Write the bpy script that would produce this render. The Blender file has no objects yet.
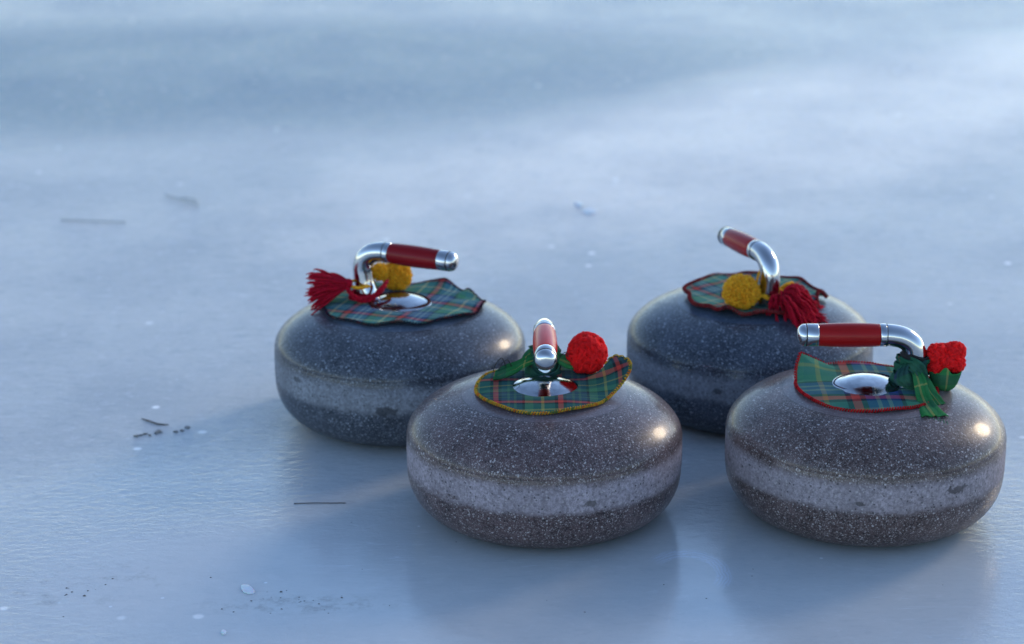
import bpy, math, random
from math import sin, cos, pi, radians, sqrt, atan2, exp
from mathutils import Vector, Matrix, noise

S = bpy.context.scene
COL = S.collection
rnd = random.Random(7)

# ------------------------------------------------------------------ helpers
class MB:
    """collects vertices, faces and flat cloth coordinates, links ONE mesh object"""
    def __init__(self): self.v = []; self.f = []; self.uv = []
    def add(self, vs, fs, uv=None):
        b = len(self.v); self.v += [tuple(p) for p in vs]
        self.uv += list(uv) if uv else [(0, 0)] * len(vs)
        self.f += [tuple(i + b for i in q) for q in fs]
    def build(self, name, mat, parent=None, smooth=True, loc=(0, 0, 0), rot=(0, 0, 0), uv=False):
        me = bpy.data.meshes.new(name); me.from_pydata(self.v, [], self.f); me.update()
        if uv:
            lay = me.uv_layers.new(name='flat')
            for l in me.loops: lay.data[l.index].uv = self.uv[l.vertex_index]
        if smooth: me.polygons.foreach_set('use_smooth', [True] * len(me.polygons))
        if mat: me.materials.append(mat)
        o = bpy.data.objects.new(name, me); COL.objects.link(o)
        o.location = loc; o.rotation_euler = rot
        if parent: o.parent = parent
        return o

def tag(o, label=None, cat=None, group=None, kind=None):
    for k, v in (('label', label), ('category', cat), ('group', group), ('kind', kind)):
        if v: o[k] = v
    return o

def thing(name, label, cat, loc, rz=0, group=None):
    o = bpy.data.objects.new(name, None); COL.objects.link(o)
    o.empty_display_size = .02; o.location = loc; o.rotation_euler = (0, 0, rz)
    return tag(o, label, cat, group)

def lathe(mb, prof, n=48, axis='z', off=(0, 0, 0)):
    vs = []; fs = []; ends = []
    for r, h in prof:
        for k in range(n):
            a = 2 * pi * k / n
            c = (r * cos(a), r * sin(a), h) if axis == 'z' else (h, r * cos(a), r * sin(a))
            vs.append((c[0] + off[0], c[1] + off[1], c[2] + off[2]))
    for i in range(len(prof) - 1):
        for k in range(n):
            a = i * n + k; b = i * n + (k + 1) % n
            fs.append((a, b, b + n, a + n))
    fs.append(tuple(range(n))[::-1]); fs.append(tuple((len(prof) - 1) * n + k for k in range(n)))
    mb.add(vs, fs)

def spline(P, n):
    """Catmull-Rom through tuples of any length"""
    P = [tuple(p) for p in P]; out = []; m = len(P) - 1
    for i in range(n):
        t = i * m / (n - 1); k = min(int(t), m - 1); u = t - k
        p0 = P[max(k - 1, 0)]; p1 = P[k]; p2 = P[k + 1]; p3 = P[min(k + 2, m)]
        out.append(tuple(.5 * (2 * b + (c - a) * u + (2 * a - 5 * b + 4 * c - d) * u * u + (3 * b - a - 3 * c + d) * u ** 3)
                         for a, b, c, d in zip(p0, p1, p2, p3)))
    return out

def sweep(mb, pts, rad, n=8, uvs=(0, 0), flat=1.0):
    """tube along points; rad is a number or a list"""
    P = [Vector(p) for p in pts]; m = len(P)
    R = rad if isinstance(rad, (list, tuple)) else [rad] * m
    T = [(P[min(i + 1, m - 1)] - P[max(i - 1, 0)]).normalized() for i in range(m)]
    up = Vector((0, 0, 1)) if abs(T[0].z) < .9 else Vector((1, 0, 0))
    N = (up - T[0] * up.dot(T[0])).normalized(); vs = []; fs = []; uv = []; L = 0
    for i in range(m):
        if i:
            L += (P[i] - P[i - 1]).length
            N = N - T[i] * N.dot(T[i])
            N = N.normalized() if N.length > 1e-9 else T[i].orthogonal().normalized()
        B = T[i].cross(N)
        for k in range(n):
            a = 2 * pi * k / n
            vs.append(P[i] + (N * cos(a) * flat + B * sin(a)) * R[i])
            uv.append((uvs[0] + L, uvs[1] + R[i] * 2 * abs(k / n * 2 - 1)))
    for i in range(m - 1):
        for k in range(n):
            a = i * n + k; b = i * n + (k + 1) % n
            fs.append((a, b, b + n, a + n))
    fs.append(tuple(range(n))[::-1]); fs.append(tuple((m - 1) * n + k for k in range(n)))
    mb.add(vs, fs, uv)

# ------------------------------------------------------------------ node helper
class NT:
    def __init__(self, name):
        self.m = bpy.data.materials.new(name); self.m.use_nodes = True
        self.t = self.m.node_tree; self.t.nodes.clear()
        self.out = self.n('ShaderNodeOutputMaterial'); self.b = self.n('ShaderNodeBsdfPrincipled')
        self.l(self.b.outputs[0], self.out.inputs[0])
        self.tc = self.n('ShaderNodeTexCoord')
        self.obj = self.tc.outputs['Object']; self.uv = self.tc.outputs['UV']
    def n(self, t): return self.t.nodes.new(t)
    def l(self, a, b): self.t.links.new(a, b)
    def put(self, sock, v):
        if hasattr(v, 'is_output'): self.l(v, sock)
        else:
            if isinstance(v, (tuple, list)) and len(v) == 3 and sock.type == 'RGBA': v = (*v, 1)
            sock.default_value = v
    def set(self, **kw):
        for k, v in kw.items(): self.put(self.b.inputs[k.replace('_', ' ')], v)
    def math(self, op, a, b=0.0, c=0.0, clamp=False):
        q = self.n('ShaderNodeMath'); q.operation = op; q.use_clamp = clamp
        for i, v in enumerate((a, b, c)): self.put(q.inputs[i], v)
        return q.outputs[0]
    def mix(self, f, a, b):
        q = self.n('ShaderNodeMix'); q.data_type = 'RGBA'
        self.put(q.inputs[0], f); self.put(q.inputs[6], a); self.put(q.inputs[7], b); return q.outputs[2]
    def noise(self, scale, detail=3, rough=.5, vec=None, dist=0):
        q = self.n('ShaderNodeTexNoise'); self.l(vec or self.obj, q.inputs['Vector'])
        q.inputs['Scale'].default_value = scale; q.inputs['Detail'].default_value = detail
        q.inputs['Roughness'].default_value = rough; q.inputs['Distortion'].default_value = dist
        return q.outputs[0]
    def voro(self, scale, vec=None):
        q = self.n('ShaderNodeTexVoronoi'); self.l(vec or self.obj, q.inputs['Vector']); q.inputs['Scale'].default_value = scale
        return q.outputs['Distance'], q.outputs['Color']
    def scl(self, v, s, loc=(0, 0, 0), rot=(0, 0, 0)):
        q = self.n('ShaderNodeMapping'); self.l(v, q.inputs[0])
        q.inputs['Location'].default_value = loc; q.inputs['Rotation'].default_value = rot; q.inputs['Scale'].default_value = s
        return q.outputs[0]
    def ramp(self, f, a, b, lo=0., hi=1., interp='SMOOTHSTEP'):
        q = self.n('ShaderNodeMapRange'); q.interpolation_type = interp
        self.put(q.inputs[0], f)
        for i, v in enumerate((a, b, lo, hi)): q.inputs[1 + i].default_value = v
        return q.outputs[0]
    def sep(self, v):
        q = self.n('ShaderNodeSeparateXYZ'); self.l(v, q.inputs[0]); return q.outputs
    def cramp(self, f, stops, interp='LINEAR'):
        q = self.n('ShaderNodeValToRGB'); self.l(f, q.inputs[0]); cr = q.color_ramp; cr.interpolation = interp
        while len(cr.elements) < len(stops): cr.elements.new(.5)
        for e, (p, c) in zip(cr.elements, stops): e.position = p; e.color = (*c, 1)
        return q.outputs[0]
    def bump(self, hgt, strength=.3, dist=.001, prev=None):
        q = self.n('ShaderNodeBump'); q.inputs['Strength'].default_value = strength; q.inputs['Distance'].default_value = dist
        self.l(hgt, q.inputs['Height'])
        if prev: self.l(prev, q.inputs['Normal'])
        return q.outputs[0]

# ------------------------------------------------------------------ materials
H = .1349; R0 = .1425; Z1 = .0533; Z2 = .0881
def granite(name, dark, mid, fleck, band, seed, amt, marks=()):
    t = NT(name); v = t.scl(t.obj, (1, 1, 1), (seed, seed * .7, 0))
    q = t.sep(t.obj); z = q[2]
    rad_ = t.math('SQRT', t.math('ADD', t.math('MULTIPLY', q[0], q[0]), t.math('MULTIPLY', q[1], q[1])))
    n1 = t.noise(300, 4, .7, v); n2 = t.noise(26, 4, .6, v)
    base = t.mix(t.ramp(n1, .36, .66), dark, mid)
    base = t.mix(t.ramp(n2, .35, .75, 0, .5), base, tuple(c * 1.6 for c in mid))
    dv = t.n('ShaderNodeVectorMath'); dv.operation = 'ADD'
    nz = t.n('ShaderNodeTexNoise'); t.l(v, nz.inputs['Vector']); nz.inputs['Scale'].default_value = 500
    sc_ = t.n('ShaderNodeVectorMath'); sc_.operation = 'SCALE'; t.l(nz.outputs['Color'], sc_.inputs[0]); sc_.inputs['Scale'].default_value = .0022
    t.l(v, dv.inputs[0]); t.l(sc_.outputs[0], dv.inputs[1]); vw = dv.outputs[0]
    def flecks(scale, thr, ch, lo, hi):
        d, c = t.voro(scale, vw); cs = t.n('ShaderNodeSeparateColor'); t.l(c, cs.inputs[0])
        return t.math('MULTIPLY', t.ramp(cs.outputs[ch], thr, thr + .1), t.ramp(d, hi, lo)), cs.outputs[(ch + 1) % 3]
    f1, k1 = flecks(380, amt, 0, .22, .55); f2, k2 = flecks(620, amt - .13, 1, .2, .6); f4, k4 = flecks(900, amt - .16, 2, .2, .6)
    f3, k3 = flecks(330, .80, 2, .2, .5); f5, k5 = flecks(560, .78, 0, .2, .55)
    base = t.mix(t.math('MULTIPLY', f4, .35), base, fleck)
    base = t.mix(t.math('MULTIPLY', f2, t.ramp(k2, 0, 1, .2, .8)), base, fleck)
    base = t.mix(t.math('MULTIPLY', f1, t.ramp(k1, 0, 1, .3, 1.)), base, fleck)
    base = t.mix(t.math('MULTIPLY', f5, .5), base, (.018, .016, .017))
    base = t.mix(t.math('MULTIPLY', f3, .75), base, (.015, .014, .015))
    # seat inside the turned ring, sky reflection painted in as paler blue-grey
    seat = t.math('MULTIPLY', t.ramp(rad_, .0868, .0855), t.ramp(z, .11, .12))
    base = t.mix(t.math('MULTIPLY', seat, .55), base, tuple(c * 1.7 for c in (mid[0] * .9, mid[1] * 1.05, mid[2] * 1.15)))
    line = t.math('MULTIPLY', t.ramp(t.math('ABSOLUTE', t.math('SUBTRACT', rad_, .0860)), .0007, .0002), t.ramp(z, .11, .12))
    base = t.mix(t.math('MULTIPLY', line, .6), base, (.02, .02, .022))
    # ground striking band round the middle, uneven along its edges, a few worn patches
    zz = t.math('ADD', z, t.math('MULTIPLY', t.math('SUBTRACT', t.noise(40, 5, .65, v), .5), .012))
    bm = t.math('MULTIPLY', t.ramp(zz, Z1 - .005, Z1 + .005), t.ramp(zz, Z2 + .001, Z2 - .013))
    worn = t.ramp(t.noise(17, 5, .6, t.scl(v, (1, 1, 2.2))), .29, .36, .35, 1)
    bm2 = t.math('MULTIPLY', bm, worn)
    bcol = t.mix(t.ramp(t.noise(260, 5, .75, v), .3, .7), tuple(c * .50 for c in band), tuple(min(1, c * 1.4) for c in band))
    bcol = t.mix(t.ramp(t.noise(30, 4, .65, t.scl(v, (1, 1, .3))), .3, .75, 0, .6), bcol, tuple(c * .58 for c in band))
    bcol = t.mix(t.math('MULTIPLY', f1, .5), bcol, fleck)
    bcol = t.mix(t.math('MULTIPLY', f3, .75), bcol, (.035, .034, .038))
    base = t.mix(t.math('MULTIPLY', bm2, .82), base, bcol)
    for a_, z_, r_, c_ in marks:        # bruises and stains each stone has of its own
        w = t.n('ShaderNodeVectorMath'); w.operation = 'DISTANCE'
        t.l(t.scl(t.obj, (1, 1, 2.4)), w.inputs[0]); w.inputs[1].default_value = (R0 * cos(a_), R0 * sin(a_), z_ * 2.4)
        dd = t.math('ADD', w.outputs['Value'], t.math('MULTIPLY', t.math('SUBTRACT', t.noise(110, 5, .7, v), .5), r_ * 3.2))
        base = t.mix(t.math('MULTIPLY', t.ramp(dd, r_, r_ * .6), .75), base, c_)
    t.set(Base_Color=base)
    rough = t.math('ADD', t.ramp(t.noise(60, 3, .6, v), .3, .75, .30, .40), t.math('MULTIPLY', bm, .3))
    t.set(Roughness=rough, IOR=1.4)
    t.b.inputs['Specular IOR Level'].default_value = .30
    t.set(Coat_Weight=t.math('MULTIPLY', t.math('SUBTRACT', 1.0, bm), .26), Coat_Roughness=t.ramp(t.noise(80, 3, .6, v), .3, .7, .10, .17), Coat_IOR=1.45)
    t.set(Normal=t.bump(t.noise(420, 3, .7, v), .22, .0006))
    return t.m
G_BROWN = granite('brown_grey_granite', (.036, .023, .024), (.098, .066, .068), (.44, .395, .40), (.35, .305, .345), 3.1, .79,
                  [(radians(-72) - 2.3, .062, .007, (.08, .07, .07))])
G_BROWN2 = granite('warm_grey_granite', (.038, .024, .023), (.102, .070, .068), (.44, .395, .395), (.345, .30, .33), 11.7, .79,
                   [(radians(-59) - .4, .070, .014, (.04, .034, .034)), (radians(188) - .4, .088, .005, (.006, .006, .006)), (radians(-100) - .4, .062, .006, (.05, .045, .045))])
G_BLUE = granite('blue_grey_granite', (.020, .024, .032), (.058, .066, .086), (.34, .38, .45), (.26, .275, .315), 7.4, .86,
                 [(radians(-93) - 1.1, .056, .014, (.03, .033, .04)), (radians(-140) - 1.1, .075, .008, (.06, .065, .075))])
G_BLUE2 = granite('dark_blue_granite', (.016, .021, .031), (.046, .055, .077), (.34, .38, .45), (.22, .24, .285), 19.2, .86,
                  [(radians(-110) - 4.0, .066, .008, (.04, .045, .055))])

def chrome():
    t = NT('polished_chrome')
    t.set(Base_Color=(.50, .51, .53), Metallic=1.0, Roughness=t.ramp(t.noise(90, 4, .6), .35, .8, .06, .17))
    t.set(Normal=t.bump(t.noise(160, 2, .5), .04, .0005)); return t.m
CHROME = chrome()
def worn():
    t = NT('worn_chrome')
    t.set(Base_Color=t.mix(t.ramp(t.noise(70, 5, .65), .35, .7), (.27, .28, .31), (.42, .43, .45)), Metallic=1.0,
          Roughness=t.ramp(t.noise(120, 5, .65), .3, .75, .06, .22))
    t.set(Normal=t.bump(t.noise(45, 3, .5), .10, .002)); return t.m
PLATE = worn()
def lacquer(name, c, rough):
    t = NT(name)
    col = t.mix(t.ramp(t.noise(60, 4, .6, t.scl(t.obj, (.25, 1, 1))), .35, .75), tuple(q * .75 for q in c), c)
    t.set(Base_Color=col, Roughness=rough, IOR=1.30, Normal=t.bump(t.noise(300, 2, .5), .05, .0005)); return t.m
GRIP = lacquer('red_lacquer', (.34, .007, .007), .26)
GRIP_DARK = lacquer('deep_red_lacquer', (.24, .004, .008), .26)
GRIP_BRIGHT = lacquer('bright_red_lacquer', (.62, .020, .008), .24)
def plain(name, c, rough=.8, sheen=0.0, var=.35, sc=400):
    t = NT(name)
    col = t.mix(t.ramp(t.noise(sc, 3, .6), .3, .7), tuple(q * (1 - var) for q in c), tuple(min(1, q * (1 + var)) for q in c))
    t.set(Base_Color=col, Roughness=rough)
    if sheen: t.set(Sheen_Weight=sheen, Sheen_Roughness=.5)
    return t.m
RUBBER = plain('black_gap', (.01, .01, .012), .6)
def wool(name, c, var=.25):
    t = NT(name)
    col = t.mix(t.ramp(t.noise(300, 3, .6), .3, .7), tuple(q * (1 - var) for q in c), tuple(min(1, q * (1 + var)) for q in c))
    t.set(Base_Color=col, Roughness=.95, Subsurface_Weight=.5, Subsurface_Radius=(1, .5, .3), Subsurface_Scale=.004,
          Sheen_Weight=.10, Sheen_Roughness=.5)
    t.b.inputs['Sheen Tint'].default_value = (*[min(1, q * 1.6 + .05) for q in c], 1)
    t.b.inputs['Specular IOR Level'].default_value = .15
    return t.m
WOOL_RED = wool('scarlet_wool', (1.0, .010, .012))
WOOL_CRIMSON = wool('crimson_wool', (.32, .003, .016))
WOOL_YELLOW = wool('mustard_wool', (.82, .35, .018))
def stitch(name, c1, c2, c3):
    t = NT(name)
    f = t.noise(170, 2, .5)
    col = t.cramp(f, [(.36, c1), (.5, c2), (.64, c3)])
    t.set(Base_Color=col, Roughness=.95); t.b.inputs['Specular IOR Level'].default_value = .1
    t.set(Normal=t.bump(t.noise(900, 2, .6), .7, .001)); return t.m
ST_YELLOW = stitch('mustard_stitching', (.10, .13, .03), (.50, .30, .03), (.45, .12, .02))
ST_RED = stitch('scarlet_stitching', (.40, .006, .012), (.46, .015, .02), (.20, .006, .01))
ST_NAVY = stitch('navy_stitching_and_shade', (.008, .01, .022), (.015, .014, .03), (.10, .01, .015))
ST_DARK = stitch('brown_hem', (.03, .012, .012), (.06, .016, .014), (.10, .02, .02))
ST_MAROON = stitch('maroon_stitching', (.16, .012, .016), (.24, .03, .03), (.07, .012, .016))

def tartan(name, ground, ground2, navy, per=.058, off=(0, 0), rot=0.0, yel=(.34, .30, .085), pale=(.12, .19, .15), fade=.12, ribbon=False):
    """a woven sett: the same run of stripes for warp and for weft"""
    t = NT(name); uv = t.scl(t.uv, (1, 1, 1), (off[0], off[1], 0), (0, 0, rot)); s = t.sep(uv)
    red = (.46, .040, .03); blk = (.012, .016, .02)
    stops = [(0., ground), (.12, yel), (.165, ground), (.33, blk), (.38, red), (.46, blk), (.51, navy), (.60, pale), (.64, navy),
             (.70, pale), (.74, navy), (.83, blk), (.87, ground2)]
    if ribbon: stops = [(0., ground), (.22, yel), (.25, ground), (.55, navy), (.72, ground2)]
    def run(x):
        f = t.math('FRACT', t.math('DIVIDE', t.math('ADD', x, per * 40), per)); return t.cramp(f, stops, 'CONSTANT')
    wv = t.math('ADD', t.math('MULTIPLY', s[0], 1.0), s[1])
    tw = t.math('PINGPONG', t.math('MULTIPLY', wv, 900.), .5)
    col = t.mix(t.ramp(tw, .0, .5, .38, .62), run(s[0]), run(s[1]))
    fd = t.ramp(t.noise(40, 4, .6), .4, .8, fade * .2, fade)
    col = t.mix(fd, col, (.27, .36, .36))
    t.set(Base_Color=col, Roughness=.95)
    t.b.inputs['Specular IOR Level'].default_value = .08
    t.set(Normal=t.bump(t.math('ADD', tw, t.noise(700, 2, .6)), .25, .0006)); return t.m
TAR_B = tartan('green_tartan', (.020, .100, .076), (.055, .18, .085), (.016, .060, .084), .066, (.012, .0757), 0., (.26, .26, .075), (.05, .13, .085))
TAR_D = tartan('green_navy_tartan', (.035, .16, .105), (.05, .19, .10), (.016, .045, .17), .110, (.064, .086), 0., (.20, .23, .075), (.14, .20, .19))
TAR_A = tartan('teal_tartan', (.050, .185, .16), (.05, .19, .10), (.03, .085, .18), .066, (.004, .013), .35, (.42, .42, .20), (.20, .30, .30), .2)
TAR_C = tartan('pale_teal_tartan', (.055, .21, .165), (.07, .23, .13), (.03, .10, .14), .062, (.02, .0), .9, (.44, .42, .20), (.22, .34, .30), .28)
TAR_RIB = tartan('green_tartan_ribbon', (.015, .15, .035), (.02, .17, .04), (.012, .06, .04), .07, (.0, .018), 0., ribbon=True)
TAR_KNOT = tartan('navy_tartan_ribbon', (.012, .065, .05), (.012, .085, .045), (.010, .025, .055), .06, (.03, .05), 0., (.20, .03, .03), ribbon=True)

# ---- ice
def ice():
    t = NT('frozen_pond_ice'); p = t.obj; s = t.sep(p)
    big = t.noise(.55, 4, .55); med = t.noise(3.2, 5, .6); fine = t.noise(38, 5, .65)
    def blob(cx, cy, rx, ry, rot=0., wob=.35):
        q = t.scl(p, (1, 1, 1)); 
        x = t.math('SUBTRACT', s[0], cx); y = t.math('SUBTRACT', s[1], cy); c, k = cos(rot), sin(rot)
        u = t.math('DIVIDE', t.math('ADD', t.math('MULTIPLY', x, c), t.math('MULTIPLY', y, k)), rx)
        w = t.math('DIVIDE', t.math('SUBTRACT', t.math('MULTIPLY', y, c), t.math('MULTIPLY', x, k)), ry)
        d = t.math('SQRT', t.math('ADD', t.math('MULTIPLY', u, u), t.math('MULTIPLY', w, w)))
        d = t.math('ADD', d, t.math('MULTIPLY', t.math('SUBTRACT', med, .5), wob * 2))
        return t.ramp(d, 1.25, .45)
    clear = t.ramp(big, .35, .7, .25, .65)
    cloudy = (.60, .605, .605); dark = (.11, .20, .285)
    # clear ice by noise; shadow from out of view painted dark at far left
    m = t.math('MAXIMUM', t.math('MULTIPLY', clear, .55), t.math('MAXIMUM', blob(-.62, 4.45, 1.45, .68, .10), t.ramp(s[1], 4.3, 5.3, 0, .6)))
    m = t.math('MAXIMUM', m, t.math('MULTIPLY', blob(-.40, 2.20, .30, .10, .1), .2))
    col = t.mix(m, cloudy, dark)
    col = t.mix(t.math('MULTIPLY', blob(.62, 4.02, 1.25, .40, .72), .95), col, (.78, .72, .68))  # sunlit streak at the far right painted in as warm pale colour
    col = t.mix(t.ramp(med, .35, .75, 0, .25), col, (.16, .22, .29))
    col = t.mix(t.ramp(fine, .5, .75, 0, .18), col, (.42, .47, .53))
    # frosted grain: fine streaky mottling
    gr = t.noise(42, 6, .75, t.scl(p, (.8, 1.7, 1), (0, 0, 0), (0, 0, -.15)), .8); gr2 = t.noise(120, 4, .7, t.scl(p, (.8, 1.6, 1)))
    wet0 = t.ramp(blob(.05, 2.02, .80, .36, 0., .3), 0, 1, 1, .35)
    g = t.math('ADD', t.math('MULTIPLY', gr, .65), t.math('MULTIPLY', gr2, .35))
    col = t.mix(t.math('MULTIPLY', wet0, t.ramp(g, .50, .34, 0, .45)), col, (.20, .26, .33)); col = t.mix(t.math('MULTIPLY', wet0, t.ramp(g, .52, .66, 0, .45)), col, (.70, .73, .77))
    # flecks of frost, larger and sparse
    d0, c0 = t.voro(17); cs0 = t.n('ShaderNodeSeparateColor'); t.l(c0, cs0.inputs[0])
    fk = t.math('MULTIPLY', t.ramp(cs0.outputs[0], .74, .78), t.ramp(t.math('ADD', d0, t.math('MULTIPLY', fine, .08)), .16, .09))
    col = t.mix(t.math('MULTIPLY', fk, t.ramp(cs0.outputs[1], 0, 1, .4, 1.)), col, (.95, .95, .95))
    # tiny white bubbles
    d, c = t.voro(42); cs = t.n('ShaderNodeSeparateColor'); t.l(c, cs.inputs[0])
    bub = t.math('MULTIPLY', t.ramp(cs.outputs[0], .88, .9), t.ramp(d, .10, .05))
    col = t.mix(t.math('MULTIPLY', bub, .6), col, (.75, .80, .86))
    d2, c2 = t.voro(60); cs2 = t.n('ShaderNodeSeparateColor'); t.l(c2, cs2.inputs[0])
    spk = t.math('MULTIPLY', t.ramp(cs2.outputs[1], .93, .94), t.ramp(d2, .075, .035))
    col = t.mix(t.math('MULTIPLY', spk, .7), col, (.05, .05, .05))
    # faint brown dirt frozen in, lower left
    dirt = t.math('MULTIPLY', blob(-.20, 1.985, .10, .022, .05, .6), t.ramp(t.noise(60, 4, .7), .42, .7))
    dirt2 = t.math('MULTIPLY', blob(-.42, 2.03, .09, .05, .3, .7), t.ramp(t.noise(30, 4, .7), .5, .72))
    col = t.mix(t.math('MULTIPLY', t.math('MAXIMUM', dirt, dirt2), .45), col, (.14, .13, .12))
    # a curved scuff where a stone was spun
    x = t.math('SUBTRACT', s[0], .172); y = t.math('SUBTRACT', s[1], 2.055)
    rr = t.math('SQRT', t.math('ADD', t.math('MULTIPLY', x, x), t.math('MULTIPLY', y, t.math('MULTIPLY', y, .55))))
    arc = t.math('MULTIPLY', t.ramp(rr, .026, .031), t.ramp(rr, .046, .040))
    arc = t.math('MULTIPLY', arc, t.ramp(t.math('ADD', x, y), -.012, .018))
    lines = t.ramp(t.noise(9, 2, .5, None), .2, .8)
    st = t.math('PINGPONG', t.math('ADD', t.math('MULTIPLY', rr, 260.), t.math('MULTIPLY', fine, 4.5)), .5)
    arc = t.math('MULTIPLY', arc, t.ramp(st, .1, .4, .25, 1))
    col = t.mix(t.math('MULTIPLY', arc, .5), col, (.55, .64, .78))
    # skate scratches
    sc = t.noise(7, 3, .55, t.scl(p, (.28, 6.5, 1), (0, 0, 0), (0, 0, .05)), .4)
    scr = t.ramp(t.math('ABSOLUTE', t.math('SUBTRACT', sc, .5)), .006, .0)
    scr = t.math('MULTIPLY', scr, t.ramp(t.noise(2.2, 2, .5), .44, .6))
    col = t.mix(t.math('MULTIPLY', scr, .40), col, (.6, .66, .72))
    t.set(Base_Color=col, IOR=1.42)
    t.set(Subsurface_Weight=.75, Subsurface_Radius=(.7, .9, 1.), Subsurface_Scale=.045)
    rough = t.ramp(t.math('ADD', t.math('MULTIPLY', med, .6), t.math('MULTIPLY', fine, .4)), .3, .7, .13, .26)
    wet = blob(.02, 2.05, .85, .42, 0., .25)
    t.put(t.b.inputs['Specular IOR Level'], t.ramp(wet, 0, 1, .07, .62))
    t.set(Roughness=t.math('MULTIPLY', rough, t.ramp(wet, 0, 1, 1.1, .62)))
    # ripples: a wet film frozen in fine waves, rougher on the cloudy ice
    b1 = t.bump(t.noise(9, 3, .5, t.scl(p, (1, 1.4, 1))), .14, .005)
    calm = t.math('SUBTRACT', 1.0, blob(.02, 2.02, .55, .22, 0., .25))
    rip = t.math('MULTIPLY', t.noise(95, 5, .7, t.scl(p, (.75, 1.4, 1), (0, 0, 0), (0, 0, -.2)), .6), t.ramp(calm, 0, 1, .16, 1))
    b2 = t.bump(rip, .48, .0020, b1)
    b3 = t.bump(t.noise(260, 3, .6), .12, .0008, b2)
    t.set(Normal=b3)
    return t.m
ICE = ice()

# ------------------------------------------------------------------ ice sheet
mb = MB(); L = 300.
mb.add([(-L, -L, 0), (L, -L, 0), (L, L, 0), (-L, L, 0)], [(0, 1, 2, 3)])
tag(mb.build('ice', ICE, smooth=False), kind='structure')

# ------------------------------------------------------------------ stones
RING = .0860
def stone_profile():
    pr = []
    rb, pb, p1, p2 = .089, 2.1884, 1.684, 3.0602
    pr += [(.030, .006), (.060, .006), (.063, .004), (.066, .0006), (.072, .0)]
    for i in range(0, 23):
        a = (pi / 2) * i / 22
        pr.append((rb + (R0 - rb) * sin(a) ** (2 / pb), Z1 - Z1 * max(0, cos(a)) ** (2 / pb)))
    pr += [(R0 + .0003, Z1 + .001), (R0 + .0004, (Z1 + Z2) / 2), (R0 + .0002, Z2 - .001)]
    top = []
    for i in range(0, 61):
        a = (pi / 2) * i / 60
        top.append((R0 * max(0, cos(a)) ** (2 / p2), Z2 + (H - Z2) * sin(a) ** (2 / p1)))
    top = [(r - .0003 * exp(-((z - Z2) / .004) ** 2), z) for r, z in top]
    for r, z in top:
        if r > RING + .0006: pr.append((r, z))
    zr = top_z(RING + .0006, top)
    for r, z in top:
        if .012 < r < RING - .002: pr.append((r, z))
    pr.append((.010, H))
    return pr, top
def top_z(r, top):
    for (r1, z1), (r2, z2) in zip(top, top[1:]):
        if r2 <= r <= r1: return z1 + (z2 - z1) * (r1 - r) / max(1e-9, r1 - r2)
    return H
PROF, TOP = stone_profile()
def stz(r): return top_z(min(r, R0), TOP)

mb = MB(); lathe(mb, PROF, 128)
BODY = mb.build('granite_body', None); BODY_ME = BODY.data; bpy.data.objects.remove(BODY)

def stone(label, pos, yaw, gmat, grip, spin, lift=.055, tilt=0., size=1.):
    root = thing('curling_stone', label, 'curling stone', (pos[0], pos[1], 0), 0, 'curling stones standing on the ice')
    root.scale = (size,) * 3
    me = BODY_ME.copy(); me.materials.clear(); me.materials.append(gmat)
    b = bpy.data.objects.new('granite_body', me); COL.objects.link(b); b.parent = root; b.rotation_euler = (0, 0, spin)
    # gooseneck: rises at the rim of the plate, bends over into the grip
    k = lift / .055
    pts = [(-.0400, 0, -.003, .0132), (-.0418, 0, .005, .0127), (-.0448, 0, .0145, .0119), (-.0464, 0, .0240, .0115), (-.0470, 0, .0345, .0113),
           (-.0430, 0, .0450, .0113), (-.0335, 0, .0522, .0113), (-.021, 0, .055, .0113), (-.0145, 0, .055, .0113)]
    sp = spline(pts, 40); mb = MB()
    sweep(mb, [(p[0], p[1], p[2] * k) for p in sp], [p[3] for p in sp], 28)
    hd = mb.build('handle', CHROME, root, loc=(0, 0, H + .0015), rot=(0, tilt, yaw)); gx = .006
    z = lift
    mb = MB(); lathe(mb, [(.0362, -.003), (.0366, -.0018), (.0364, -.0010), (.0350, -.0006), (.031, .0002), (.027, .0018), (.021, .0040), (.014, .0057), (.006, .0066), (.002, .0067)], 64)
    mb.build('base_plate', PLATE, hd)
    mb = MB(); lathe(mb, [(.0100, -.0226), (.0116, -.0224), (.0118, -.0216), (.0118, -.0168), (.0114, -.0160), (.009, -.0158)], 40, 'x', (gx, 0, z))
    mb.build('ferrule', CHROME, hd)
    mb = MB(); lathe(mb, [(.0102, -.0232), (.0118, -.0231), (.0118, -.0226), (.0102, -.0225)], 40, 'x', (gx, 0, z))
    mb.build('ring_joint', RUBBER, hd)
    g = [(.009, -.0159), (.0114, -.0157)] + [(.0116 + .0010 * sin(pi * i / 14) ** .8 - .0003 * i / 14, -.0150 + .0605 * i / 14) for i in range(15)] + [(.0112, .0460), (.009, .0462)]
    mb = MB(); lathe(mb, g, 40, 'x', (gx, 0, z)); mb.build('grip', grip, hd)
    c = [(.009, .0463), (.0113, .0464), (.0115, .0472), (.0114, .0580), (.0110, .0583), (.0110, .0590), (.0113, .0593)]
    for i in range(1, 11):
        a = pi / 2 * i / 10; c.append((.0006 + .0107 * cos(a) ** .75 if i < 10 else .0006, .0593 + .0088 * sin(a)))
    mb = MB(); lathe(mb, c, 40, 'x', (gx, 0, z)); mb.build('end_cap', CHROME, hd)
    mb = MB(); lathe(mb, [(.0100, .0580), (.01145, .05805), (.01145, .0590), (.0100, .05905)], 40, 'x', (gx, 0, z)); mb.build('ring_joint', RUBBER, hd)
    return root

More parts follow.
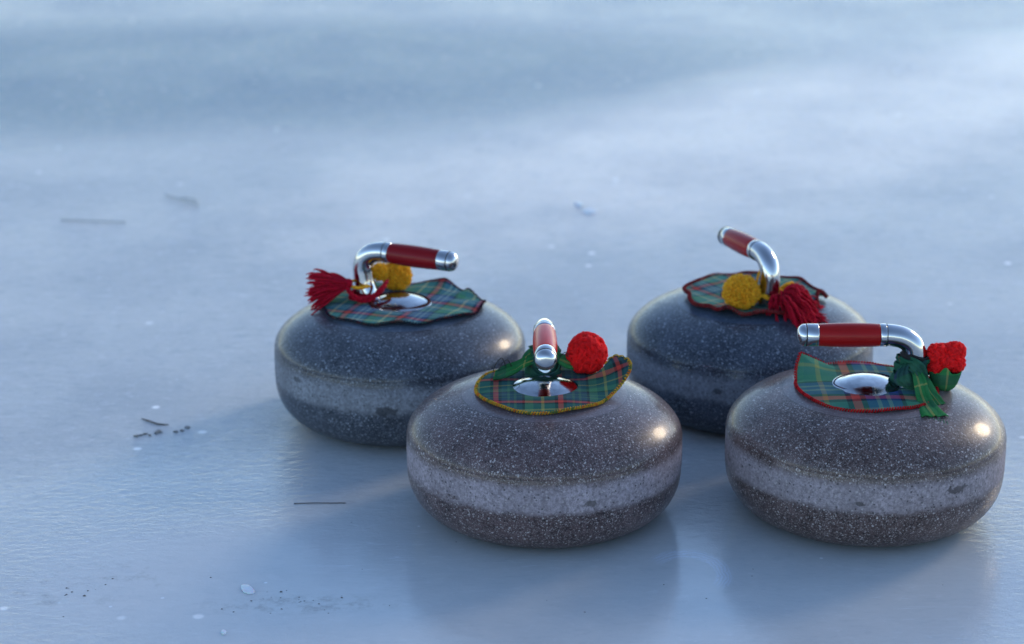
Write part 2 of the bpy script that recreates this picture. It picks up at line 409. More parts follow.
PA = Vector((-.1290, 2.500)); PB = Vector((.0335, 2.2192)); PC = Vector((.2770, 2.530)); PD = Vector((.3665, 2.2237))
YA, YB, YC, YD = radians(-26), radians(-90), radians(111), radians(179.5)
stone('blue grey curling stone on the left with a dark red handle pointing right', PA, YA, G_BLUE, GRIP_DARK, 1.1, .056, .0, 1.012)
stone('brownish front curling stone with its handle pointing straight at the viewer', PB, YB, G_BROWN, GRIP_BRIGHT, 2.3, .0535, .02)
stone('dark blue curling stone at the back right with its handle pointing away left', PC, YC, G_BLUE2, GRIP, 4.0, .0565, .05)
stone('brownish curling stone furthest right with a level red handle pointing left', PD, YD, G_BROWN2, GRIP, .4, .0520, 0., 1.01)

# ------------------------------------------------------------------ tartan collars
def collar(label, pos, mat, smat, rout, lift, seed, srad=.0013, front=0., inner=None):
    root = thing('tartan_collar', label, 'tartan collar', (pos[0], pos[1], 0), 0, 'tartan cloth collars under the handles')
    NA, NR = 288, 18; vs = []; uv = []; fs = []
    def pt(a, t, dz=0.):
        ro = rout(a); ri = .0336 + .0008 * sin(3 * a + seed) - front * max(0, -sin(a)); r = ri + (ro - ri) * t
        z = stz(r) + .0026 + lift(a, t, r) + .0006 * noise.noise((r * cos(a) * 60 + seed, r * sin(a) * 60, seed))
        # a raised cloth pulls its rim inwards
        rr = r - .35 * max(0, lift(a, t, r)) * t
        return Vector((rr * cos(a), rr * sin(a), z + dz)), (r * cos(a), r * sin(a))
    for j in range(2):
        for i in range(NR + 1):
            for k in range(NA):
                q, w = pt(2 * pi * k / NA, i / NR, -.0009 * j); vs.append(q); uv.append(w)
    n1 = (NR + 1) * NA
    for i in range(NR):
        for k in range(NA):
            a = i * NA + k; b = i * NA + (k + 1) % NA
            fs.append((a, a + NA, b + NA, b)); fs.append((a + n1, b + n1, b + NA + n1, a + NA + n1))
    for i in (0, NR):
        for k in range(NA):
            a = i * NA + k; b = i * NA + (k + 1) % NA
            fs.append((a, b, b + n1, a + n1) if i == 0 else (b, a, a + n1, b + n1))
    mb = MB(); mb.add(vs, fs, uv); mb.build('cloth', mat, root, uv=True)
    # overcast stitching along the rim: a thread wound round the edge
    mb = MB(); P = []
    M = 1440
    for k in range(M + 1):
        a = 2 * pi * k / M; q, _ = pt(a, 1.0)
        w = k * 2 * pi / 9.
        o = Vector((cos(a), sin(a), 0)) * cos(w) * srad * .9 + Vector((0, 0, 1)) * sin(w) * srad * .9
        P.append(q + o + Vector((0, 0, -.0003)) + Vector((rnd.uniform(-1, 1), rnd.uniform(-1, 1), rnd.uniform(-.5, 1))) * .00018)
    sweep(mb, P, srad * .62, 5); mb.build('edge_stitching', smat, root)
    if inner:
        mb = MB(); sweep(mb, [pt(2 * pi * k / 240, 0.)[0] + Vector((0, 0, .0002 + .0003 * sin(k * 2.1))) for k in range(241)], inner[1], 6); mb.build('hem_or_shade_ring', inner[0], root)
    return root

def bumpf(a, c, w):
    d = (a - c + pi) % (2 * pi) - pi; return exp(-(d / w) ** 2)
def tri(a, c, w):
    d = abs((a - c + pi) % (2 * pi) - pi); return max(0, 1 - d / w)
rad = radians
def asym(a, c, w1, w2):
    d = (a - c + pi) % (2 * pi) - pi; return exp(-(d / (w1 if d < 0 else w2)) ** 2)
# front stone: smooth round collar with one flap lifted on the right
collar('smooth green tartan collar edged in mustard stitching on the front stone, one flap lifted', PB, TAR_B, ST_YELLOW,
       lambda a: .0705 + .030 * asym(a, rad(12), .38, .16) + .003 * bumpf(a, rad(250), .8),
       lambda a, t, r: max(0, t - .2) ** 1.4 * (.040 * asym(a, rad(17), .42, .15)) + .0012 * sin(5 * a + 1) * t * t + .0012 * t, 1.7)
# right stone: one corner folded up at the left back
collar('green and navy tartan collar edged in red on the right stone, corner folded up', PD, TAR_D, ST_RED,
       lambda a: .0740 + .016 * tri(a, rad(141), .42) - .004 * bumpf(a, rad(20), .8),
       lambda a, t, r: max(0, t - .2) ** 1.3 * (.031 * tri(a, rad(141), .42)) + .0014 * sin(4 * a + .5) * t * t + .0012 * t, 4.2, .0013, .0055, (ST_NAVY, .0008))  # navy inner ring stands in for the cloth edge's shadow on the plate
# left stone: ruffled rim
def ruff(amp, ph, n):
    def f(a, t, r):
        w = (sin(n * a + ph + 1.1 * sin(2 * a + ph)) + .45 * sin((n + 5) * a + 2 * ph + .9 * sin(3 * a))) * (.65 + .55 * noise.noise((cos(a) * 1.7 + ph, sin(a) * 1.7, 3.3)))
        return amp * t ** 2.2 * (w * (.55 + .45 * sin(a + ph)) + .75) + .001 * t
    return f
fA = ruff(.0062, .6, 7)
collar('ruffled pale teal tartan collar edged in navy on the left stone', PA, TAR_A, ST_NAVY,
       lambda a: .083 + .016 * bumpf(a, rad(5), .55) + .009 * bumpf(a, rad(175), .6) + .0025 * sin(9 * a) - .006 * bumpf(a, rad(270), .7),
       lambda a, t, r: fA(a, t, r) * (1 - .55 * bumpf(a, rad(235), .7)) + .006 * t ** 3 * bumpf(a, rad(50), .13) + .008 * t ** 3 * bumpf(a, rad(25), .1), 8.8, .0012, .004, (ST_DARK, .0022))
fC = ruff(.0080, 2.1, 9)
collar('ruffled pale teal tartan collar edged in maroon on the back right stone', PC, TAR_C, ST_MAROON,
       lambda a: .078 + .008 * bumpf(a, rad(5), .5) + .003 * sin(9 * a + 1), fC, 3.3, .0018, 0., (ST_MAROON, .0014))

# ------------------------------------------------------------------ yarn
def pompom(mb, c, R, n, thick, rng, squash=1.0):
    """cut pompom: a ball of short yarn ends"""
    c = Vector(c); g = pi * (3 - sqrt(5))
    core = []; 
    for i in range(10):
        a = pi * i / 9; core.append((max(.0002, R * .80 * sin(a)), -R * .80 * cos(a)))
    lathe(mb, core, 20, 'z', c)
    for i in range(n):
        z = 1 - 2 * (i + .5) / n; r = sqrt(1 - z * z); a = i * g
        d = Vector((r * cos(a), r * sin(a), z)) + Vector((rng.uniform(-1, 1), rng.uniform(-1, 1), rng.uniform(-1, 1))) * .16
        d.normalize()
        e = R * (1 + .13 * noise.noise(d * 2.2 + c * 50) + rng.uniform(-.045, .045))
        s = d.orthogonal().normalized(); s.rotate(Matrix.Rotation(rng.uniform(0, 6.28), 3, d))
        b = s * R * rng.uniform(.02, .14)
        P = [d * R * .66, d * (R * .66 + e) * .5 + b * .3, d * (e - thick * .7) + b, d * (e - thick * .1) + b, d * e + b]
        P = [c + Vector((q.x, q.y, q.z * squash)) for q in P]
        t = thick * rng.uniform(.8, 1.2)
        sweep(mb, P, [t * .8, t * 1.0, t * 1.05, t * .75, t * .2], 6)

def fuzz(mb, c, R, n, length, rng, r=.00016):
    c = Vector(c)
    for i in range(n):
        d = Vector((rng.gauss(0, 1), rng.gauss(0, 1), rng.gauss(0, 1))).normalized()
        s = d.orthogonal().normalized(); s.rotate(Matrix.Rotation(rng.uniform(0, 6.28), 3, d)); Lh = length * rng.uniform(.3, 1.2)
        sweep(mb, [c + d * R * .9, c + d * (R + Lh * .35) + s * Lh * .25, c + d * (R + Lh * .55) + s * Lh * .7], [r, r, r * .5], 3)
def loopball(mb, c, R, n, thick, rng, lobes=0):
    """ball of wound yarn: soft arcs lying over one another"""
    c = Vector(c); core = []
    for i in range(10):
        a = pi * i / 9; core.append((max(.0002, R * .92 * sin(a)), -R * .92 * cos(a)))
    lathe(mb, core, 20, 'z', c)
    for i in range(n):
        d = Vector((rng.gauss(0, 1), rng.gauss(0, 1), rng.gauss(0, 1))).normalized()
        s = d.orthogonal().normalized(); s.rotate(Matrix.Rotation(rng.uniform(0, 6.28), 3, d))
        half = rng.uniform(.22, .5); P = []; m = 9
        for j in range(m):
            w = -half + 2 * half * j / (m - 1)
            q = d * cos(w) + s * sin(w)
            h = R * (.90 + .10 * (1 - (w / half) ** 2) ** .6) * (1 + .13 * noise.noise(d * 2.4 + c * 40))
            if lobes:
                az = atan2(q.y, q.x); h *= 1 - .13 * (abs(cos(lobes * az / 2)) ** 6) * (.4 + .6 * max(0, q.z))
            P.append(c + q * h)
        t = thick * rng.uniform(.8, 1.2)
        sweep(mb, P, [t * (.5 + .5 * sin(pi * j / (m - 1))) for j in range(m)], 7)

def tassel(mb, c, d, length, spread, n, thick, rng, floor, sag=.6, curl=.1, ref=(0, 0), wide=1.0):
    """bundle of yarn fanning out from its tied end, drooping onto what lies below"""
    c = Vector(c); d = Vector(d).normalized()
    s1 = d.cross(Vector((0, 0, 1))).normalized(); s2 = s1.cross(d)
    for i in range(n):
        u = rng.uniform(-1, 1); v = rng.uniform(-1, 1)
        q = (d + s1 * u * spread * wide + s2 * v * spread * .8).normalized()
        Lg = length * rng.uniform(.72, 1.06) * (1 - .12 * abs(u)); m = 12; P = []
        w1 = rng.uniform(0, 6.28); cu = curl * rng.uniform(.3, 1.3); bend = rng.uniform(-.25, .25)
        st = c + (s1 * u + s2 * v) * .0036
        for j in range(m):
            t = j / (m - 1)
            p = st + q * Lg * t + s1 * (sin(w1 + 5 * t) - sin(w1)) * cu * Lg * .3 + s1 * bend * Lg * t * t * .6
            p += s2 * (cos(w1 + 4 * t) - cos(w1)) * cu * Lg * .22
            p.z -= sag * Lg * t * t * rng.uniform(.9, 1.1) if sag else 0
            if floor:
                f = floor(p.x, p.y) + thick * (1.2 + 2.4 * ((i * 7) % 5) / 5)
                if p.z < f: p.z = f
            P.append(p)
        t0 = thick * rng.uniform(.8, 1.25)
        sweep(mb, P, [t0 * (1.0 + .25 * sin(pi * j / (m - 1))) * (1 if j < m - 2 else (.8 if j == m - 2 else .35)) for j in range(m)], 6)

def floorfn(extra=.004):
    def f(x, y):
        r = sqrt(x * x + y * y); return stz(r) + (extra if r < .08 else .0)
    return f
def cord(mb, pts, rad_, n=60, twist=2):
    """two plies of yarn wound round each other"""
    sp = spline(pts, n)
    for k in range(twist):
        P = []
        for i, p in enumerate(sp):
            T = (Vector(sp[min(i + 1, n - 1)]) - Vector(sp[max(i - 1, 0)])).normalized()
            a = T.orthogonal().normalized(); b = T.cross(a); w = i * .75 + k * 2 * pi / twist
            P.append(Vector(p) + (a * cos(w) + b * sin(w)) * rad_ * .45)
        sweep(mb, P, rad_ * .62, 7)
def wind(mb, c, axis, R, r, turns, n, seed):
    """yarn wound round a neck"""
    c = Vector(c); ax = Vector(axis).normalized(); a = ax.orthogonal().normalized(); b = ax.cross(a); P = []
    for i in range(n):
        w = 2 * pi * turns * i / (n - 1)
        P.append(c + (a * cos(w) + b * sin(w)) * (R + .0006 * sin(i * .9 + seed)) + ax * (.0022 * sin(w * .43 + seed)))
    sweep(mb, P, r, 7)

PG = 'wool pompoms tied to the handles'
# left stone: mustard pompom and crimson tassel on a cord
r_ = random.Random(21); o = thing('wool_garland', 'mustard pompom and crimson tassel tied to the handle of the left stone', 'pompom', (*PA, H), 0, PG)
mb = MB(); pompom(mb, (-.0055, .052, .0185), .0182, 1000, .0008, r_); fuzz(mb, (-.0055, .052, .0185), .0178, 500, .003, r_)
pm = mb.build('pompom', WOOL_YELLOW, o)
mb = MB(); pompom(mb, (-.0235, .040, .0265), .0108, 420, .0008, r_); mb.build('small_pompom', WOOL_YELLOW, o)
mb = MB(); cord(mb, [(-.012, .046, .022), (-.033, .034, .020), (-.058, .024, .020), (-.060, .008, .0205), (-.045, .000, .0195), (-.034, .006, .020)], .0020)
mb.build('yellow_cord', WOOL_YELLOW, o)
mb = MB(); tassel(mb, (-.0590, .004, .0235), (-1, .08, -.10), .049, .54, 140, .00105, r_, lambda x, y: floorfn(.003)(x, y) - H, .15, .20)
sweep(mb, spline([(-.054, .003, .0235), (-.059, .004, .0235), (-.064, .004, .0235)], 10), [.003, .0048, .0055, .0058, .006, .006, .0058, .0055, .005, .003], 12)
mb.build('tassel', WOOL_CRIMSON, o)
mb = MB()
wind(mb, (-.0425, .0185, .0060), (-.1, .05, 1), .0150, .0024, 2.3, 60, 1)
for q in range(2):
    cord(mb, [(-.062, .002, .0225 + .001 * q), (-.055, -.005 - .001 * (q % 2), .0135 + .0024 * q), (-.044, -.0095 - .0015 * (q % 2), .0072 + .0028 * q), (-.032, -.0085 + .0015 * (q % 2), .0082 + .0030 * q), (-.020, -.002, .0170 + .0028 * q), (-.014, .014, .024)], .0024)
mb.build('red_cord', WOOL_CRIMSON, o)

# back right stone: mustard pompom and crimson tassel
r_ = random.Random(5); o = thing('wool_garland', 'mustard pompom and crimson tassel tied to the handle of the back right stone', 'pompom', (*PC, H), 0, PG)
nc = Vector((cos(YC + pi) * .0445, sin(YC + pi) * .0445, 0))
mb = MB(); pompom(mb, (-.0165, -.050, .0205), .0212, 1250, .00082, r_, .94); fuzz(mb, (-.0165, -.050, .0205), .0202, 600, .003, r_); mb.build('pompom', WOOL_YELLOW, o)
mb = MB(); tassel(mb, (.028, -.050, .0125), (.95, -.30, .35), .056, .88, 150, .00105, r_, lambda x, y: floorfn(.004)(x, y) - H, .75, .22, wide=1.25)
tassel(mb, (.028, -.050, .0125), (.15, -1, .45), .032, .9, 60, .00105, r_, lambda x, y: floorfn(.004)(x, y) - H, .8, .2)
sweep(mb, spline([(.020, -.048, .010), (.027, -.050, .0115), (.035, -.054, .0115)], 10), [.004, .006, .007, .0075, .0075, .0075, .007, .007, .006, .004], 12)
mb.build('tassel', WOOL_CRIMSON, o)
mb = MB(); tassel(mb, (.033, -.016, .011), (1, .0, .26), .030, .5, 30, .0011, r_, lambda x, y: floorfn(.004)(x, y) - H, .5, .2); mb.build('loose_strands', WOOL_YELLOW, o)
mb = MB(); wind(mb, nc + Vector((0, 0, .0185)), (.25, -.3, 1), .0142, .0013, 2.2, 80, 2)
cord(mb, [nc + Vector(q) for q in [(-.013, -.004, .018), (-.0145, .0, .026), (-.0125, .006, .036), (-.008, .012, .044)]], .0015)
cord(mb, [(-.004, -.050, .019), (.006, -.052, .017), (.016, -.050, .0165)], .0019)
mb.build('yellow_cord', WOOL_YELLOW, o)

# front stone: scarlet pompom on a green ribbon
def ribbon(mb, pts, wid, wdir, thick=.0009, crease=.0, u0=0., n=40, seed=0.):
    """cloth strip: pts path, wid widths, wdir cross directions"""
    sp = spline([(*p, w, *d) for p, w, d in zip(pts, wid, wdir)], n); m = 9; vs = []; uv = []; fs = []; Lg = 0
    for i, p in enumerate(sp):
        c = Vector(p[:3]); d = Vector(p[4:7]).normalized(); w = p[3]
        T = (Vector(sp[min(i + 1, n - 1)][:3]) - Vector(sp[max(i - 1, 0)][:3])).normalized(); nn = d.cross(T).normalized()
        if i: Lg += (c - Vector(sp[i - 1][:3])).length
        for j in range(m):
            s = j / (m - 1) - .5
            h = crease * (cos(s * 3 * 2 * pi + seed + i * .06) + .6 * noise.noise((i * .12 + seed, s * 4, seed)))
            vs.append(c + d * w * s + nn * h); uv.append((u0 + Lg, s * w))
    k = len(vs)
    for i in range(n):
        for j in range(m):
            p = sp[i]; d = Vector(p[4:7]).normalized()
            T = (Vector(sp[min(i + 1, n - 1)][:3]) - Vector(sp[max(i - 1, 0)][:3])).normalized(); nn = d.cross(T).normalized()
            vs.append(vs[i * m + j] - nn * thick); uv.append(uv[i * m + j])
    for i in range(n - 1):
        for j in range(m - 1):
            a = i * m + j; fs.append((a, a + 1, a + m + 1, a + m)); fs.append((k + a, k + a + m, k + a + m + 1, k + a + 1))
    for i in range(n - 1):
        for j in (0, m - 1):
            a = i * m + j; q = (a, a + m, a + m + k, a + k); fs.append(q if j == 0 else q[::-1])
    for j in range(m - 1):
        for i in (0, n - 1):
            a = i * m + j; q = (a, a + k, a + k + 1, a + 1); fs.append(q if i == 0 else q[::-1])
    mb.add(vs, fs, uv)
def band(mb, c, axis, R, wid, turns, seed, fold=.0018, n=90):
    """strip of cloth wrapped and bunched round a neck"""
    c = Vector(c); ax = Vector(axis).normalized(); a = ax.orthogonal().normalized(); b = ax.cross(a)
    pts = []; wd = []; W = []
    for i in range(n):
        w = 2 * pi * turns * i / (n - 1); rr = R + .0008 * i / n * 6 * 0 + fold * noise.noise((cos(w) * 1.3 + seed, sin(w) * 1.3, i * .05))
        pts.append(c + (a * cos(w) + b * sin(w)) * rr + ax * .003 * sin(w * .7 + seed)); W.append(wid * (1 + .3 * sin(w * 1.7 + seed)))
        wd.append(ax + (a * cos(w) + b * sin(w)) * .5 * sin(w * 2.3 + seed))
    ribbon(mb, pts, W, wd, .0009, .0008, seed, n * 2, seed)

r_ = random.Random(33); o = thing('pompom_bow', 'scarlet pompom on a green tartan ribbon tied to the handle of the front stone', 'pompom', (*PB, H), 0, PG)
mb = MB(); loopball(mb, (.0450, .046, .0215), .0200, 420, .0019, r_); fuzz(mb, (.0450, .046, .0215), .0195, 900, .0038, r_); mb.build('pompom', WOOL_RED, o)
mb = MB()
band(mb, (0, .0415, .0075), (0, -.3, 1), .0158, .012, 2.2, 3.6, .0024)
band(mb, (0, .0440, .0150), (0, -.3, 1), .0145, .012, 2.2, 1.3)
band(mb, (0, .0450, .0240), (0, -.15, 1), .0135, .009, 1.6, 4.1)
mb.build('ribbon_knot', TAR_KNOT, o, uv=True)
mb = MB()
ribbon(mb, [(-.006, .038, .020), (-.018, .032, .017), (-.030, .027, .0115), (-.043, .022, .0085), (-.052, .018, .0065)], [.010, .014, .017, .018, .013],
       [(.1, .6, .8), (.2, .7, .7), (.15, .9, .45), (.1, .9, .5), (.2, 1, .3)], crease=.0020, seed=2.)
ribbon(mb, [(-.010, .044, .026), (-.016, .040, .023), (-.023, .037, .016), (-.027, .036, .009)], [.008, .012, .013, .010],
       [(.2, .6, .8), (.1, .8, .6), (.0, .9, .3), (0, .9, .3)], crease=.0018, u0=.03, seed=5.)
ribbon(mb, [(.010, .038, .022), (.018, .037, .018), (.025, .038, .014), (.032, .040, .010)], [.011, .015, .014, .010],
       [(0, .5, .8), (-.2, .6, .8), (-.2, .7, .6), (-.2, .8, .4)], crease=.0018, u0=.05, seed=8.)
mb.build('ribbon_tail', TAR_RIB, o, uv=True)
mb = MB()
for q in range(2):
    x0 = -.034 - .006 * (q % 3); sweep(mb, spline([(x0 + .008 * (q // 2), .028, .013), (x0 - .004, .026, .021 + .002 * (q % 2)), (x0 - .010, .023, .018), (x0 - .013, .021, .011 - .001 * q)], 14), .0005, 5)
mb.build('loose_thread', RUBBER, o); mb = MB()
for q in range(2):
    sweep(mb, spline([(.016, .036, .020 + .002 * q), (.022, .035 + .002 * q, .026 - .003 * q), (.029, .036, .019 - .002 * q), (.032, .035, .010)], 14), .0005, 5)
mb.build('loose_thread', RUBBER, o)

# right stone: rose of scarlet wool in a green cup, ribbon knot and tail
r_ = random.Random(44); o = thing('pompom_bow', 'scarlet wool rose in a green tartan cup knotted to the handle of the right stone', 'pompom', (*PD, H), 0, PG)
pc = Vector((.0795, .004, .0290))
mb = MB(); 
for (dx, dy, dz, R, n) in ((0, .002, -.003, .0125, 160), (-.0095, -.004, .0065, .0098, 120), (.0088, -.003, .0078, .0100, 120), (.0, -.0085, .000, .0078, 90), (-.0095, -.006, -.006, .0090, 90), (.0105, -.005, -.004, .0088, 90), (0, .009, .003, .0090, 80)):
    loopball(mb, pc + Vector((dx, dy, dz)), R, n, .0018, r_); fuzz(mb, pc + Vector((dx, dy, dz)), R, 160, .0032, r_)
mb.build('wool_rose', WOOL_RED, o)
mb = MB(); NA = 72; NR = 14; vs = []; uv = []; fs = []
cc = Vector((.0795, .002, -.0035))
for j in range(2):
    for i in range(NR + 1):
        t = i / NR
        for k in range(NA):
            a = 2 * pi * k / NA; tip = .0075 * max(0, cos(4 * (a + .15))) ** 1.3
            r = (.0045 + .0140 * t ** .45) * (1 + .04 * sin(7 * a + 2) * t) - .0008 * j
            zz = t ** 1.25 * (.0215 + tip * t) - .0010 * j * (1 - t)
            vs.append(cc + Vector((r * cos(a), r * sin(a), zz))); uv.append((a * .016 + .0115, zz + .012))
n1 = (NR + 1) * NA
for i in range(NR):
    for k in range(NA):
        a = i * NA + k; b = i * NA + (k + 1) % NA
        fs.append((a, b, b + NA, a + NA)); fs.append((a + n1, a + NA + n1, b + NA + n1, b + n1))
for k in range(NA):
    a = NR * NA + k; b = NR * NA + (k + 1) % NA; fs.append((a, b, b + n1, a + n1))
mb.add(vs, fs, uv); mb.build('cloth_cup', TAR_RIB, o, uv=True)
mb = MB()
band(mb, (.0420, .001, .0075), (.25, 0, 1), .0158, .013, 2.2, 5.2, .003)
band(mb, (.0445, .001, .0170), (.25, 0, 1), .0150, .014, 2.3, 2.2, .003)
band(mb, (.0455, .001, .0245), (.15, 0, 1), .0140, .012, 1.8, 6.4, .003)
ribbon(mb, [(.036, -.012, .028), (.032, -.017, .020), (.034, -.019, .012), (.041, -.018, .006)], [.012, .017, .018, .012], [(1, .3, .2), (1, .2, .4), (1, 0, .3), (1, 0, 0)], crease=.002, seed=3.)
ribbon(mb, [(.040, -.012, .030), (.047, -.018, .026), (.052, -.017, .018), (.054, -.012, .010)], [.012, .016, .015, .010], [(.3, .2, 1), (.5, 0, 1), (.8, .2, .5), (1, .4, 0)], crease=.002, u0=.02, seed=7.)
mb.build('ribbon_knot', TAR_KNOT, o, uv=True)
mb = MB(); band(mb, (.0475, .001, .0330), (.1, 0, 1), .0128, .008, 2.0, 9.1, .001); mb.build('black_band', plain('black_cloth', (.010, .011, .013), .9), o, uv=True)
mb = MB()
def onst(x, y, dz): return (x, y, stz(sqrt(x * x + y * y)) - H + dz)
ribbon(mb, [(.047, -.016, .021), (.049, -.024, .015), onst(.051, -.038, .006), onst(.053, -.056, .003), onst(.0575, -.0745, .0028)], [.010, .013, .015, .020, .030],
       [(1, .2, .2), (1, .1, .25), (1, .1, .1), (1, .15, 0), (1, .3, -.1)], crease=.0012, seed=1.)
ribbon(mb, [(.050, -.014, .018), (.056, -.022, .012), onst(.062, -.032, .005), onst(.068, -.046, .002)], [.008, .010, .012, .012],
       [(1, .4, .2), (1, .4, .1), (1, .5, 0), (1, .5, 0)], crease=.0012, u0=.04, seed=6.)
mb.build('ribbon_tail', TAR_RIB, o, uv=True)
mb = MB()
for q in range(9):
    x0 = .0445 + .0030 * q; y0 = -.0705 - .0009 * q
    sweep(mb, [onst(x0, y0, .002), onst(x0 + .0004 * (q % 3 - 1), y0 - .003, .0016), onst(x0 + .0008 * (q % 2), y0 - .0052 - .001 * (q % 3), .001)], .0004, 5)
mb.build('frayed_thread', plain('green_thread', (.02, .12, .05), .9), o)

# ------------------------------------------------------------------ bits lying on the ice
TWIG = plain('dark_twig', (.035, .026, .024), .8); STRAW = plain('dry_grass', (.34, .36, .35), .8); LEAF = plain('dead_leaf', (.20, .20, .20), .85)
mb = MB(); sweep(mb, spline([(-.0285, -.001, .0006), (-.010, .0002, .0008), (.010, .0004, .0007), (.0265, .0008, .0006)], 14), [.0008] + [.0005] * 12 + [.0002], 6)
tag(mb.build('pine_needle', TWIG, loc=(-.201, 2.232, 0)), 'thin dark needle lying straight on the ice below the left stone', 'needle')
mb = MB(); sweep(mb, spline([(-.018, .012, .0008), (-.006, .002, .0012), (.004, -.006, .001), (.016, -.007, .0008)], 14), [.0005, .0007, .0008] + [.001] * 8 + [.0008, .0006, .0004], 6)
tag(mb.build('twig', TWIG, loc=(-.411, 2.472, 0)), 'small reddish twig lying above the crumbs of dead leaf', 'twig')
def crumb(loc, s, seed, label, spread):
    mb = MB(); q = random.Random(seed)
    for cx, cy, sc in spread:
        n = 11; ring = []
        for k in range(n):
            a = 2 * pi * k / n; r = s * sc * q.uniform(.35, 1.4); ring.append((cx + r * cos(a), cy + r * sin(a) * .8, .0012 + .0006 * q.random()))
        vs = ring + [(x, y, .0) for x, y, z in ring] + [(cx, cy, .0018 * sc)]
        fs = [(k, (k + 1) % n, 2 * n) for k in range(n)] + [(k + n, (k + 1) % n + n, (k + 1) % n, k) for k in range(n)]
        mb.add(vs, fs)
    tag(mb.build('leaf_crumb', LEAF, smooth=False, loc=loc), label, 'leaf crumb', 'crumbs of dead leaf on the ice')
crumb((-.424, 2.430, 0), .0034, 1, 'leftmost dark crumb of dead leaf under the twig', [(-.002, -.001, 1.), (.006, .006, .8), (.0025, .001, .4)])
crumb((-.404, 2.440, 0), .0042, 2, 'middle dark crumb of dead leaf under the twig', [(0, 0, 1.), (.001, .006, .6), (-.0075, -.009, .3)])
crumb((-.377, 2.446, 0), .0034, 3, 'rightmost elongated crumb of dead leaf under the twig', [(-.006, -.003, .8), (0, 0, .7), (.0055, .010, .9)])
mb = MB(); sweep(mb, spline([(-.050, .008, .001), (-.015, .002, .002), (.020, -.004, .002), (.050, -.004, .001)], 14), .0008, 6)
tag(mb.build('grass_stalk', STRAW, loc=(-.632, 3.327, 0)), 'pale dry stalk lying flat at the far left of the ice', 'grass stalk', 'dry grass stalks frozen on the ice')
mb = MB(); sweep(mb, spline([(-.03, .035, .001), (-.005, .004, .003), (.012, -.012, .003), (.03, -.03, .001)], 14), .0008, 6)
sweep(mb, spline([(-.005, .004, .003), (.012, .002, .004), (.026, -.010, .002)], 10), .0009, 6)
tag(mb.build('grass_stalk', STRAW, loc=(-.514, 3.446, 0)), 'forked dry stalk lying behind and left of the left stone', 'grass stalk', 'dry grass stalks frozen on the ice')
def chipmat():
    t = NT('white_ice'); t.set(Base_Color=(.62, .68, .74), Roughness=.4, Subsurface_Weight=.5, Subsurface_Scale=.004, IOR=1.31)
    t.set(Normal=t.bump(t.noise(300, 3, .6), .2, .001)); return t.m
CHIP = chipmat()
def chip(loc, rx, ry, h, rz, label, seed):
    q = random.Random(seed); mb = MB(); n = 20; vs = []; fs = []; w = [q.uniform(.85, 1.12) for _ in range(n)]
    w = [(w[k - 1] + w[k] + w[(k + 1) % n]) / 3 for k in range(n)]
    for t, z in ((1, 0), (1, .4), (.92, .75), (.7, .95), (.35, 1.0)):
        for k in range(n):
            a = 2 * pi * k / n; vs.append((rx * t * w[k] * cos(a), ry * t * w[k] * sin(a), h * z))
    for i in range(4):
        for k in range(n):
            a = i * n + k; b = i * n + (k + 1) % n; fs.append((a, b, b + n, a + n))
    fs.append(tuple(4 * n + k for k in range(n))); mb.add(vs, fs)
    tag(mb.build('ice_chip', CHIP, loc=loc, rot=(0, 0, rz)), label, 'ice chip', 'white chips of ice')
chip((-.255, 2.018, 0), .0056, .0115, .0020, .5, 'rounded white ice chip in the lower left foreground', 1)
chip((-.267, 1.924, 0), .0024, .004, .002, .2, 'tiny white ice chip near the bottom edge of the ice', 2)
chip((.103, 3.425, 0), .0060, .012, .002, .3, 'small round white ice chip on the blurred ice behind the front stone', 3)
chip((.119, 3.385, 0), .013, .013, .0015, -.5, 'larger flat white ice chip on the blurred ice behind the front stone', 4)
mb = MB(); q = random.Random(9)
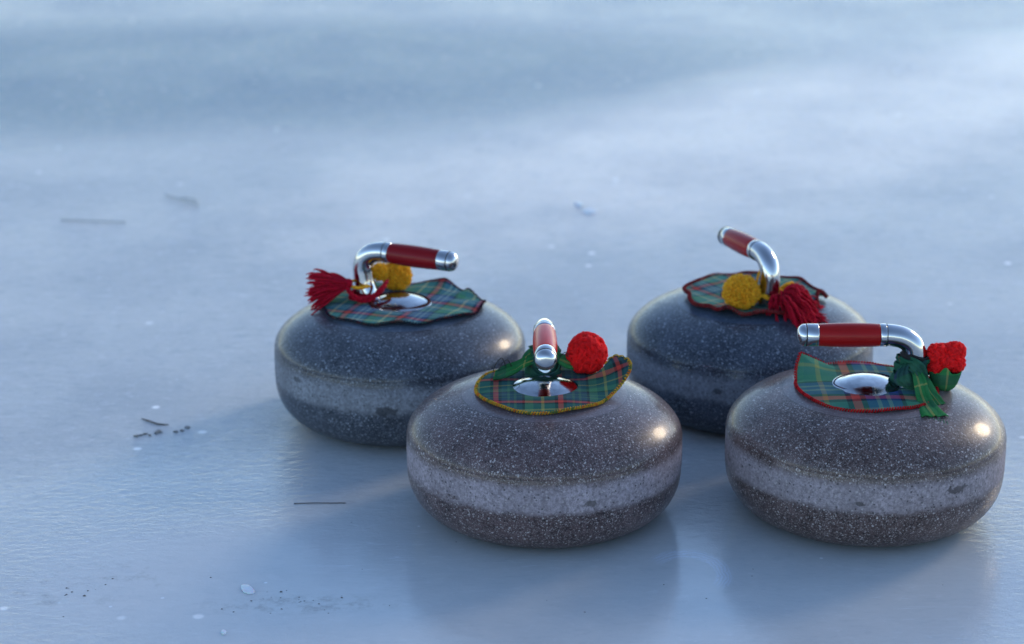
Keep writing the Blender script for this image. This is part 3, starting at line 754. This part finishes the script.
for k in range(40):
    if k < 18: x = q.gauss(-.205, .035); y = q.gauss(1.995, .012)
    elif k < 30: x = q.uniform(-.46, .45); y = q.uniform(1.93, 2.12)
    else: x = q.gauss(-.42, .03); y = q.gauss(2.02, .018)
    s = q.uniform(.0005, .0013) * (1.5 if q.random() < .15 else 1); n = 6
    vs = [(x + s * cos(2 * pi * j / n) * q.uniform(.7, 1.3), y + s * sin(2 * pi * j / n) * q.uniform(.7, 1.3), .0001) for j in range(n)] + [(x, y, s * .7)]
    mb.add(vs, [(j, (j + 1) % n, n) for j in range(n)])
tag(mb.build('grit', plain('dark_grit', (.15, .15, .15), .8), smooth=False), 'fine dark grit scattered on the ice in the foreground', 'grit', kind='stuff')

# ------------------------------------------------------------------ light
EL, AZ = radians(24), radians(42)            # sun: right of and beyond the stones
d = Vector((cos(EL) * cos(AZ), cos(EL) * sin(AZ), sin(EL)))
W = bpy.data.worlds.new('World'); S.world = W; W.use_nodes = True
nt = W.node_tree; bg = nt.nodes['Background']; sky = nt.nodes.new('ShaderNodeTexSky')
sky.sky_type = 'NISHITA'; sky.sun_disc = False; sky.sun_elevation = EL
sky.sun_rotation = pi / 2 - AZ               # measured from +Y towards +X
sky.altitude = 100; sky.air_density = .9; sky.dust_density = .15; sky.ozone_density = 1.2
nt.links.new(sky.outputs[0], bg.inputs[0]); bg.inputs[1].default_value = .125
sun = bpy.data.lights.new('sun', 'SUN'); sun.energy = .5; sun.angle = radians(13); sun.color = (1, .80, .56)
so = bpy.data.objects.new('sun', sun); COL.objects.link(so)
so.rotation_euler = d.to_track_quat('Z', 'Y').to_euler()

# ------------------------------------------------------------------ camera
cam = bpy.data.cameras.new('camera'); co = bpy.data.objects.new('camera', cam); COL.objects.link(co)
co.location = (0, 0, .936); co.rotation_euler = (radians(90 - 18.213), 0, 0)
cam.sensor_width = 36; cam.lens = 80.51; cam.clip_start = .05; cam.clip_end = 2000
cam.dof.use_dof = True; cam.dof.focus_distance = 2.24; cam.dof.aperture_fstop = 5.0
S.camera = co
S.view_settings.view_transform = 'Standard'; S.view_settings.look = 'None'
S.view_settings.exposure = 1.3; S.view_settings.gamma = 1.0
S.cycles.use_denoising = True
